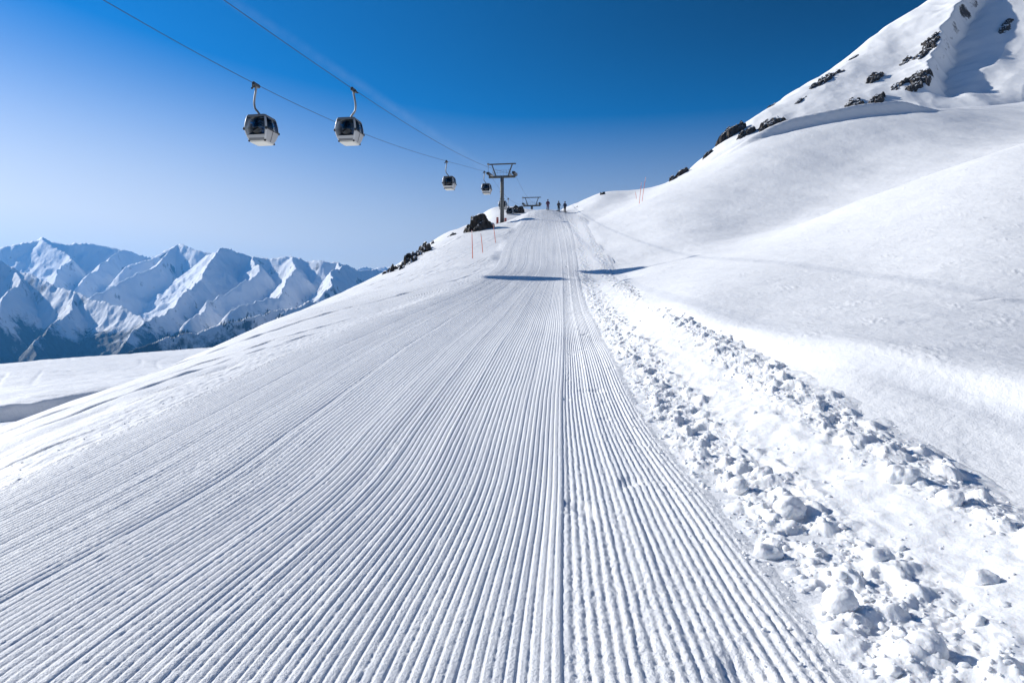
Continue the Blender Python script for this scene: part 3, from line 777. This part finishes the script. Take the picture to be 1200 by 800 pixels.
HANG = 2.6          # rope above the cabin roof
def make_gondola(root, mirror=1):
    """origin = grip on the rope; cabin hangs below and a little toward the pylon"""
    cx = .42 * mirror; z0 = -(HANG + 2.10)
    def put(o): o.location = (cx, 0, z0); return o
    for seg in range(1, 8, 2): put(obj('corner_post', patch(.10, 2.0, seg, 0, -.012, .05), M['silver'], root, True))
    for seg in (0, 4):                                       # end walls: tall windows above a grey and a white panel
        put(obj('window', patch(.52, 1.93, seg, .012, .02, .012), M['glass'], root, True))
        put(obj('lower_panel', patch(.30, .52, seg, .004, .012), M['silver'], root))
        put(obj('skirt', patch(.06, .30, seg, .004, .012), M['grey'], root))
    for seg in (2, 6):                                       # door sides
        d = put(obj('door', patch(.08, .95, seg, .002, .012), M['panel'], root))
        bm = patch(.97, 1.93, seg, .012, .02, .012); obj('pane', bm, M['glass'], d, True)
        bm = bmesh.new()
        s = 1 if seg == 2 else -1
        hx, hy = half(.9)
        box(bm, (s * (hx + .012), 0, .955), (.03, 1.7, .05)); box(bm, (s * (half(.5)[0] + .006), 0, .5), (.02, .02, .86), Matrix.Rotation(s * .28, 3, 'Y'))
        obj('door_rail', bm, M['dsteel'], d)
    bm = bmesh.new()                                         # floor pan
    r0 = ring(0.0); lo = [bm.verts.new(v) for v in r0]; hi = [bm.verts.new(v) for v in ring(.10)]
    bm.faces.new(lo[::-1]); bm.faces.new(hi)
    for i in range(8): bm.faces.new((lo[i], lo[(i + 1) % 8], hi[(i + 1) % 8], hi[i]))
    fl_ = put(obj('floor', bm, M['floor'], root))
    bm = bmesh.new()                                         # roof
    rs = [[bm.verts.new(v) for v in ring(z)] for z in (1.90, 1.97, 2.06, 2.10)]
    for a, b in zip(rs, rs[1:]):
        for i in range(8): bm.faces.new((a[i], a[(i + 1) % 8], b[(i + 1) % 8], b[i]))
    bm.faces.new(rs[0][::-1]); bm.faces.new(rs[-1])
    rf = put(obj('roof', bm, M['grey'], root))
    bm = bmesh.new()
    for sx in (-.4, .4):
        bar(bm, (sx, -.6, 2.15), (sx, .6, 2.15), .05)
        for sy in (-.55, .55): bar(bm, (sx, sy, 2.08), (sx, sy, 2.16), .06)
    box(bm, (0, 0, 2.16), (.34, .34, .14), None, .02); bar(bm, (-.4, 0, 2.15), (.4, 0, 2.15), .08)
    obj('roof_rack', bm, M['dsteel'], rf)
    for sx in (-1, 1):
        for sy in (-1, 1):
            for z, r in ((.98, .075), (.10, .075)):
                hx, hy = half(z)
                bm = bmesh.new(); ball(bm, (sx * (hx - .035), sy * (hy - .035), z), r * 1.25, 2, (1, 1, 1.35 if z > .5 else .9))
                put(obj('bumper', bm, M['black'], root, True))
    for s in (-1, 1):                                        # two benches back to back with the end windows
        bm = bmesh.new()
        box(bm, (0, s * .62, .52), (1.35, .42, .08), None, .02); box(bm, (0, s * .80, .82), (1.35, .08, .5), None, .02)
        box(bm, (0, s * .62, .3), (1.2, .05, .4))
        put(obj('bench', bm, M['redseat'] if s > 0 else M['seat'], root))
    bm = bmesh.new()                                         # hanger arm
    b_ = -.16 * mirror
    pts = [(0, 0, -.15), (b_ * .2, 0, -.5), (b_ * .9, 0, -1.1), (b_ * 1.1, 0, -1.5), (b_ * .6, 0, -1.9), (cx * .35, 0, -2.2), (cx * .8, 0, -HANG + .08), (cx, 0, -HANG - .06)]
    # smooth the polyline
    q = [Vector(p) for p in pts]; sm = []
    for i in range(len(q) - 1):
        p0 = q[max(i - 1, 0)]; p1 = q[i]; p2 = q[i + 1]; p3 = q[min(i + 2, len(q) - 1)]
        for t in np.linspace(0, 1, 6)[:-1]:
            sm.append(.5 * ((2 * p1) + (-p0 + p2) * t + (2 * p0 - 5 * p1 + 4 * p2 - p3) * t * t + (-p0 + 3 * p1 - 3 * p2 + p3) * t ** 3))
    sm.append(q[-1])
    tube(bm, sm, .085, 10)
    h = obj('hanger_arm', bm, M['steel'], root, True)
    bm = bmesh.new()                                         # grip
    box(bm, (0, 0, -.06), (.24, .9, .26), None, .04); box(bm, (-.14 * mirror, -.05, -.17), (.26, .26, .18), None, .03)
    bar(bm, (-.05 * mirror, 0, -.1), (-.42 * mirror, .05, -.32), .06)
    disc(bm, (-.34 * mirror, -.04, -.30), (1, 0, 0), .08, .07)
    gp = obj('grip', bm, M['dsteel'], root)
    for sy in (-.34, .34):
        bm = bmesh.new(); disc(bm, (.0, sy, .03), (1, 0, 0), .09, .10)
        obj('roller', bm, M['black'], gp, True)
    return root

gond = [(0, 55.0, 'nearest gondola cabin with dark glazed front and white floor, on the left rope', 1),
        (1, 60.5, 'gondola cabin hanging from the right rope, beside the nearest cabin', -1),
        (0, 114.0, 'smaller gondola cabin on the left rope, alone between the near pair and the pylon', 1),
        (0, 145.0, 'gondola cabin just arriving below the left end of the pylon head', 1),
        (0, 171.0, 'distant cabin half hidden behind the pylon mast, on its left', 1),
        (0, 187.0, 'most distant gondola cabin, low beside the right of the pylon mast', 1)]
src = {}
for side, d, lab, mir in gond:
    if mir not in src:
        root = empty('gondola', (0, 0, 0), lab, 'gondola', 'gondola cabins on the ropeway')
        make_gondola(root, mir); src[mir] = root
    else:
        root = copy_tree(src[mir]); root['label'] = lab
    root.location = rope_pt(side, d); root.rotation_euler = (0, 0, ROT)

# pylons
def make_pylon(name, loc, hgt, label, rot):
    """origin on the ground; the sheaves carry the ropes at height hgt"""
    t = empty(name, loc, label, 'lift pylon', 'pylons of the gondola lift', rot)
    g2 = GAUGE / 2
    bm = bmesh.new(); tube(bm, [(0, 0, -1.2), (0, 0, .25)], .95, 20); obj('footing', bm, M['concrete'], t)
    bm = bmesh.new(); tube(bm, [(0, 0, .2), (0, 0, hgt * .5), (0, 0, hgt - .75)], [.46, .42, .38], 20)
    for z in (.3, hgt * .5): disc(bm, (0, 0, z), (0, 0, 1), .56, .10, 20)
    obj('mast', bm, M['mast'], t, True)
    bm = bmesh.new()
    box(bm, (0, 0, hgt - .70), (GAUGE + .3, .42, .50), None, .03); obj('crossbeam', bm, M['mast'], t)
    bm = bmesh.new()
    top = hgt + 2.05
    box(bm, (0, 0, top), (GAUGE + .55, .22, .26)); obj('lifting_beam', bm, M['mast'], t)
    for s in (-1, 1):
        bm = bmesh.new(); bar(bm, (s * 1.35, 0, hgt - .45), (s * 2.25, 0, top - .1), .22, .22); obj('strut', bm, M['mast'], t)
        bm = bmesh.new()
        bar(bm, (s * g2, -2.0, hgt - .20), (s * g2, 2.0, hgt + .05), .60, .45)
        bar(bm, (s * (g2 - .25 ), -2.0, hgt - .42), (s * (g2 - .25), 2.0, hgt - .22), .06, .16)
        for k in range(4): box(bm, (s * (g2 + .22), -1.5 + k, hgt - .16), (.08, .55, .16))
        sh = obj('sheave_battery', bm, M['dsteel'], t)
        for k in range(8):
            y = -1.85 + k * 3.7 / 7
            bm = bmesh.new(); disc(bm, (s * g2, y, hgt - .20 + y * .06), (1, 0, 0), .20, .14, 16); obj('sheave_wheel', bm, M['black'], sh, True)
        bm = bmesh.new()                                      # catwalk beside the sheaves
        sx = s * (g2 - .75)
        box(bm, (sx, 0, hgt - .60), (.55, 3.6, .06))
        for k in range(5): bar(bm, (sx - s * .27, -1.7 + k * .85, hgt - .6), (sx - s * .27, -1.7 + k * .85, hgt + .5), .04)
        for z in (.0, .5): bar(bm, (sx - s * .27, -1.75, hgt + z), (sx - s * .27, 1.75, hgt + z), .04)
        obj('catwalk', bm, M['steel'], t)
    bm = bmesh.new()                                          # walkway rail across the beam
    for z in (.15, .65): bar(bm, (-1.7, -.3, hgt + z), (1.7, -.3, hgt + z), .035)
    for k in range(6): bar(bm, (-1.7 + k * .68, -.3, hgt - .45), (-1.7 + k * .68, -.3, hgt + .65), .035)
    obj('guard_rail', bm, M['steel'], t)
    bm = bmesh.new()                                          # pulley post on the end of the lifting beam
    bar(bm, (-g2 - .35, 0, hgt - .3), (-g2 - .2, 0, top + .1), .07); box(bm, (-g2 - .25, 0, top + .05), (.5, .35, .40), None, .05)
    obj('wind_gauge_post', bm, M['steel'], t)
    bm = bmesh.new()                                          # ladder on the mast
    for s in (-.2, .2): bar(bm, (s, -.58, .6), (s, -.52, hgt - .6), .045)
    for k in range(int((hgt - 1.4) / .35)): bar(bm, (-.2, -.57, .8 + k * .35), (.2, -.57, .8 + k * .35), .03)
    obj('ladder', bm, M['steel'], t)
    return t
pr = (rope_pt(0, 150) + rope_pt(1, 150)) / 2
gz = float(ground_H(np.array([pr.x]), np.array([150.0]))[0])
make_pylon('lift_pylon', (pr.x, 150, gz), pr.z + .0 - gz, 'tall steel lift pylon with wide crosshead and sheaves, standing on the left of the crest', ROT)
pr2 = (rope_pt(0, 232) + rope_pt(1, 232)) / 2
make_pylon('lift_pylon', (pr2.x, 232, pr2.z - 9), 9.0, 'farther lift pylon, only its crosshead showing above the crest', ROT)

# ------------------------------------------------------------------ markers
def pole(px, py_base, py_top, label, lean=0, mat='orange', net=False, D=None):
    h = hit(px, py_base) if D is None else Vector(P(px, py_base, D))
    L = (py_base - py_top) / F * h.y
    t = empty('marker_pole', h, label, 'marker pole', 'slalom style marker poles on the snow')
    tp = Vector((lean / F * h.y, 0, L))
    bm = bmesh.new(); tube(bm, [(0, 0, -.4), tp * .5, tp], [.035, .035, .03], 8); obj('shaft', bm, M[mat], t, True)
    bm = bmesh.new()
    q = tp.to_track_quat('Z', 'Y').to_matrix()
    for k in (.86, .94): tube(bm, [tp * k, tp * (k + .035)], .042, 8)
    obj('reflector_band', bm, M['white'], t)
    return t
pole(554, 304, 270, 'tallest thin orange marker pole, left of the piste below the large outcrop', -1)
pole(566, 296, 274, 'thin orange marker pole just right of the tallest pole', -2.5)
pole(581, 284, 263, 'faint thin pole between the marker poles and the pylon foot', -3)
pole(749, 239, 214, 'upright orange pole on the brow right of the piste', 2.5)
pole(752, 236, 208, 'leaning orange pole with its tip at the skyline, right of the piste', 4.5)
pole(746, 233, 225, 'short orange stake left of the two tall poles right of the piste', -1.5)
# padded guards at the pylon foot
for dx, dy, h, lab in ((-1.0, -1.2, 1.75, 'red padded guard at the left foot of the pylon'), (.75, -.9, 1.55, 'red padded guard at the right foot of the pylon')):
    x, y = pr.x + dx, 150 + dy
    t = empty('safety_pad', (x, y, float(ground_H(np.array([x]), np.array([y]))[0])), lab, 'safety pad', 'red safety pads round the pylon')
    bm = bmesh.new(); box(bm, (0, 0, h / 2 - .15), (.5, .32, h), None, .08); obj('cushion', bm, M['red'], t)
    bm = bmesh.new()
    for k in (.25, .75): box(bm, (0, 0, h * k - .1), (.52, .34, .06))
    obj('strap', bm, M['white'], t)

# ------------------------------------------------------------------ skiers
def skin_person(name, joints, bones, root_i, mats):
    me = bpy.data.meshes.new(name)
    me.from_pydata([j[0] for j in joints], bones, [])
    o = bpy.data.objects.new(name, me); col.objects.link(o)
    md = o.modifiers.new('skin', 'SKIN'); md.use_smooth_shade = True
    sv = me.skin_vertices[0].data
    for i, j in enumerate(joints): sv[i].radius = (j[1], j[2] if len(j) > 2 else j[1])
    sv[root_i].use_root = True
    sb = o.modifiers.new('sub', 'SUBSURF'); sb.levels = 2; sb.render_levels = 2
    dg = bpy.context.evaluated_depsgraph_get()
    ev = bpy.data.meshes.new_from_object(o.evaluated_get(dg))
    bpy.data.objects.remove(o)
    for m in mats: ev.materials.append(m)
    return ev

def skier(px, py_foot, hgt, label, jacket, trousers, facing, seed):
    D = 119.0
    base = Vector(P(px, py_foot, D)); base.z = float(ground_H(np.array([base.x]), np.array([base.y]))[0])
    t = empty('person', base, label, 'person', 'skiers standing on the crest', facing)
    r = random.Random(seed)
    k = hgt / 1.78
    a = r.uniform(.0, .06)
    J = [((0, 0, .98), .18, .14), ((0, .0, 1.18), .18, .14), ((0, .02, 1.40), .21, .15), ((0, .03, 1.53), .065), ((0, .0, 1.62), .085, .09), ((0, .0, 1.74), .095, .105)]
    Bn = [(0, 1), (1, 2), (2, 3), (3, 4), (4, 5)]
    for s in (-1, 1):
        i = len(J)
        J += [((s * .21, .02, 1.44), .09), ((s * .30, .02, 1.17), .078), ((s * .30, -.20 - a, 1.02), .045), ((s * .29, -.28 - a, 1.02), .042)]
        Bn += [(2, i), (i, i + 1), (i + 1, i + 2), (i + 2, i + 3)]
        i = len(J)
        J += [((s * .11, 0, .86), .125), ((s * .13, -.05, .50), .10), ((s * .13, .0, .16), .09), ((s * .13, -.02, .06), .075), ((s * .13, -.17, .055), .055)]
        Bn += [(0, i), (i, i + 1), (i + 1, i + 2), (i + 2, i + 3), (i + 3, i + 4)]
    me = skin_person('body', J, Bn, 0, [jacket, trousers, M['skin'], M['black']])
    for p in me.polygons:
        c = p.center
        p.material_index = 3 if c.z < .2 else (1 if c.z < .90 else (2 if c.z > 1.55 and c.y < .03 else (3 if (abs(c.x) > .2 and c.y < -.23) else 0)))
    o = bpy.data.objects.new('body', me); col.objects.link(o); o.parent = t; o.scale = (k, k, k)
    bm = bmesh.new(); ball(bm, (0, .02, 1.76), .135, 3, (.95, 1.1, 1)); 
    bmesh.ops.delete(bm, geom=[v for v in bm.verts if v.co.z < 1.70 and v.co.y < .02], context='VERTS')
    h = obj('helmet', bm, M['black'], t, True); h.scale = (k, k, k)
    bm = bmesh.new(); box(bm, (0, -.095, 1.715), (.17, .07, .075), None, .02); h = obj('goggles', bm, M['grey'], t); h.scale = (k, k, k)
    for s in (-1, 1):
        bm = bmesh.new()
        pts = [(s * .13, .75, .012), (s * .13, -.75, .012), (s * .13, -.86, .05), (s * .13, -.93, .13)]
        for p0, p1 in zip(pts, pts[1:]): bar(bm, p0, p1, .022, .09)
        obj('ski', bm, M['dsteel'], t)
        bm = bmesh.new()
        hx, hy, hz = s * .29 * k, (-.28 - a) * k, 1.02 * k
        tube(bm, [(hx * 1.15, hy - .10, -.05), (hx, hy, hz), (hx * .99, hy + .02, hz + .14)], [.009, .011, .017], 6); disc(bm, (hx * 1.13, hy - .09, .06), (0, 0, 1), .05, .01, 8)
        obj('ski_pole', bm, M['dsteel'], t)
    return t
jk = [plain('wine_jacket', (.10, .03, .06), .7), plain('navy_jacket', (.012, .015, .03), .7), plain('dark_blue_jacket', (.02, .03, .07), .7)]
tr = [plain('plum_trousers', (.13, .05, .09), .7), plain('black_trousers', (.02, .02, .022), .7), plain('brown_trousers', (.07, .05, .045), .7)]
skier(642.0, 246, 1.75, 'person in a wine red ski suit standing apart on the crest, leftmost of three skiers', jk[0], tr[0], R(170), 1)
skier(654.7, 245.5, 1.68, 'person in black ski clothes on the crest, between the two other skiers', jk[1], tr[1], R(150), 2)
skier(662.0, 245, 1.76, 'person in a dark blue jacket on the crest, rightmost of three skiers', jk[2], tr[2], R(200), 3)

# ------------------------------------------------------------------ air
hz, nt, b = new_mat('haze_air')
nt.nodes.remove(b)
v = nt.nodes.new('ShaderNodeVolumePrincipled')
v.inputs['Color'].default_value = (.10, .44, 1, 1); v.inputs['Density'].default_value = 4.2e-5; v.inputs['Anisotropy'].default_value = .3
nt.links.new(v.outputs[0], nt.nodes['Material Output'].inputs['Volume'])
bm = bmesh.new()
box(bm, (0, 0, 0), (1, 1, 1))
o = obj('haze', bm, hz)
x0, x1, y0, y1, z0, z1 = -17500, 1500, -400, 12900, -705, 1180
o.scale = (x1 - x0, y1 - y0, z1 - z0); o.location = ((x0 + x1) / 2, (y0 + y1) / 2, (z0 + z1) / 2)
struct(o, 'stuff')

# ------------------------------------------------------------------ light, sky, camera
sd = Vector((math.sin(R(SUN_AZ)) * math.cos(R(SUN_EL)), math.cos(R(SUN_AZ)) * math.cos(R(SUN_EL)), math.sin(R(SUN_EL))))
L = bpy.data.lights.new('sun', 'SUN'); L.energy = 4.6; L.angle = R(.65); L.color = (1, .97, .90)
lo = bpy.data.objects.new('sun', L); col.objects.link(lo); lo.rotation_euler = sd.to_track_quat('Z', 'Y').to_euler()

w = bpy.data.worlds.new('World'); scene.world = w; w.use_nodes = True
nt = w.node_tree; bg = nt.nodes['Background']
sky = nt.nodes.new('ShaderNodeTexSky'); sky.sky_type = 'NISHITA'; sky.sun_disc = False
sky.sun_elevation = R(SUN_EL); sky.sun_rotation = R(SUN_AZ % 360); sky.altitude = 2300; sky.air_density = 1.0; sky.dust_density = 1.2; sky.ozone_density = 3.0
hs = nt.nodes.new('ShaderNodeHueSaturation'); hs.inputs['Hue'].default_value = .503; hs.inputs['Saturation'].default_value = 1.75
nt.links.new(sky.outputs[0], hs.inputs['Color'])
# a thin dissolving contrail high in the sky
va = Vector(P(300, 20, 1)).normalized(); vb = Vector(P(560, 192, 1)).normalized()
nrm = va.cross(vb).normalized(); mid = (va + vb).normalized()
tc = nt.nodes.new('ShaderNodeTexCoord')
def vmath(op, vec):
    n = nt.nodes.new('ShaderNodeVectorMath'); n.operation = op; n.inputs[1].default_value = vec
    nt.links.new(tc.outputs['Generated'], n.inputs[0]); return n
d1 = vmath('DOT_PRODUCT', nrm); d2 = vmath('DOT_PRODUCT', mid)
ab = nt.nodes.new('ShaderNodeMath'); ab.operation = 'ABSOLUTE'; nt.links.new(d1.outputs['Value'], ab.inputs[0])
m1 = nt.nodes.new('ShaderNodeMapRange'); m1.interpolation_type = 'SMOOTHSTEP'
m1.inputs['From Min'].default_value = .011; m1.inputs['From Max'].default_value = .0; nt.links.new(ab.outputs[0], m1.inputs['Value'])
m2 = nt.nodes.new('ShaderNodeMapRange'); m2.interpolation_type = 'SMOOTHSTEP'
m2.inputs['From Min'].default_value = math.cos(R(17)); m2.inputs['From Max'].default_value = math.cos(R(4)); nt.links.new(d2.outputs['Value'], m2.inputs['Value'])
nz = nt.nodes.new('ShaderNodeTexNoise'); nz.inputs['Scale'].default_value = 30; nz.inputs['Detail'].default_value = 6; nz.inputs['Roughness'].default_value = .65; nt.links.new(tc.outputs['Generated'], nz.inputs['Vector'])
pr_ = nt.nodes.new('ShaderNodeMath'); pr_.operation = 'MULTIPLY'; nt.links.new(m1.outputs[0], pr_.inputs[0]); nt.links.new(m2.outputs[0], pr_.inputs[1])
p2 = nt.nodes.new('ShaderNodeMath'); p2.operation = 'MULTIPLY'; nt.links.new(pr_.outputs[0], p2.inputs[0]); 
nq = nt.nodes.new('ShaderNodeMapRange'); nq.inputs['From Min'].default_value = .25; nq.inputs['From Max'].default_value = .75; nt.links.new(nz.outputs['Fac'], nq.inputs['Value']); nt.links.new(nq.outputs[0], p2.inputs[1])
p3 = nt.nodes.new('ShaderNodeMath'); p3.operation = 'MULTIPLY'; p3.inputs[1].default_value = .075; nt.links.new(p2.outputs[0], p3.inputs[0])
mx = nt.nodes.new('ShaderNodeMix'); mx.data_type = 'RGBA'
nt.links.new(p3.outputs[0], mx.inputs[0]); nt.links.new(hs.outputs[0], mx.inputs[6]); mx.inputs[7].default_value = (8, 8.6, 9.5, 1)
# polarising filter: the sky darkens at right angles to the sun
d3 = vmath('DOT_PRODUCT', sd)
def mth(op, a, b=None):
    n = nt.nodes.new('ShaderNodeMath'); n.operation = op
    for i, q in enumerate((a, b)):
        if q is None: continue
        if isinstance(q, (int, float)): n.inputs[i].default_value = q
        else: nt.links.new(q, n.inputs[i])
    return n.outputs[0]
c2 = mth('MULTIPLY', d3.outputs['Value'], d3.outputs['Value'])
pol = mth('DIVIDE', mth('SUBTRACT', 1.0, c2), mth('ADD', 1.0, c2))
sp = nt.nodes.new('ShaderNodeSeparateXYZ'); nt.links.new(tc.outputs['Generated'], sp.inputs[0])
el = nt.nodes.new('ShaderNodeMapRange'); el.interpolation_type = 'SMOOTHSTEP'; el.inputs['From Min'].default_value = .10; el.inputs['From Max'].default_value = .45
nt.links.new(sp.outputs['Z'], el.inputs['Value'])
se = nt.nodes.new('ShaderNodeMapRange'); se.interpolation_type = 'SMOOTHSTEP'; se.inputs['From Min'].default_value = -.05; se.inputs['From Max'].default_value = .46; se.inputs['To Min'].default_value = .0; se.inputs['To Max'].default_value = 2.05
nt.links.new(sp.outputs['Z'], se.inputs['Value']); 
gl = nt.nodes.new('ShaderNodeMapRange'); gl.interpolation_type = 'SMOOTHSTEP'; gl.inputs['From Min'].default_value = .5; gl.inputs['From Max'].default_value = .95; gl.inputs['To Max'].default_value = .32
nt.links.new(d3.outputs['Value'], gl.inputs['Value'])
nt.links.new(mth('MAXIMUM', mth('SUBTRACT', se.outputs[0], gl.outputs[0]), .32), hs.inputs['Saturation'])
e2 = nt.nodes.new('ShaderNodeMapRange'); e2.interpolation_type = 'SMOOTHSTEP'; e2.inputs['From Max'].default_value = .27; e2.inputs['To Min'].default_value = .66
nt.links.new(sp.outputs['Z'], e2.inputs['Value'])
fac = mth('SUBTRACT', e2.outputs[0], mth('MULTIPLY', mth('MULTIPLY', pol, el.outputs[0]), .76))
gm = nt.nodes.new('ShaderNodeVectorMath'); gm.operation = 'SCALE'; nt.links.new(mx.outputs[2], gm.inputs[0]); nt.links.new(fac, gm.inputs['Scale'])
nt.links.new(gm.outputs[0], bg.inputs['Color']); bg.inputs['Strength'].default_value = .105

cam = bpy.data.cameras.new('camera'); co = bpy.data.objects.new('camera', cam); col.objects.link(co)
co.location = (0, 0, 0); co.rotation_euler = (math.pi / 2 - PITCH, 0, 0)
cam.sensor_width = 36; cam.lens = F / 1200 * 36; cam.clip_start = .05; cam.clip_end = 40000
scene.camera = co
scene.view_settings.view_transform = 'Standard'; scene.view_settings.look = 'None'
scene.view_settings.exposure = 0.27; scene.view_settings.gamma = 1
scene.cycles.max_bounces = 8; scene.cycles.diffuse_bounces = 4; scene.cycles.transparent_max_bounces = 12; scene.cycles.volume_bounces = 1
scene.cycles.use_denoising = True
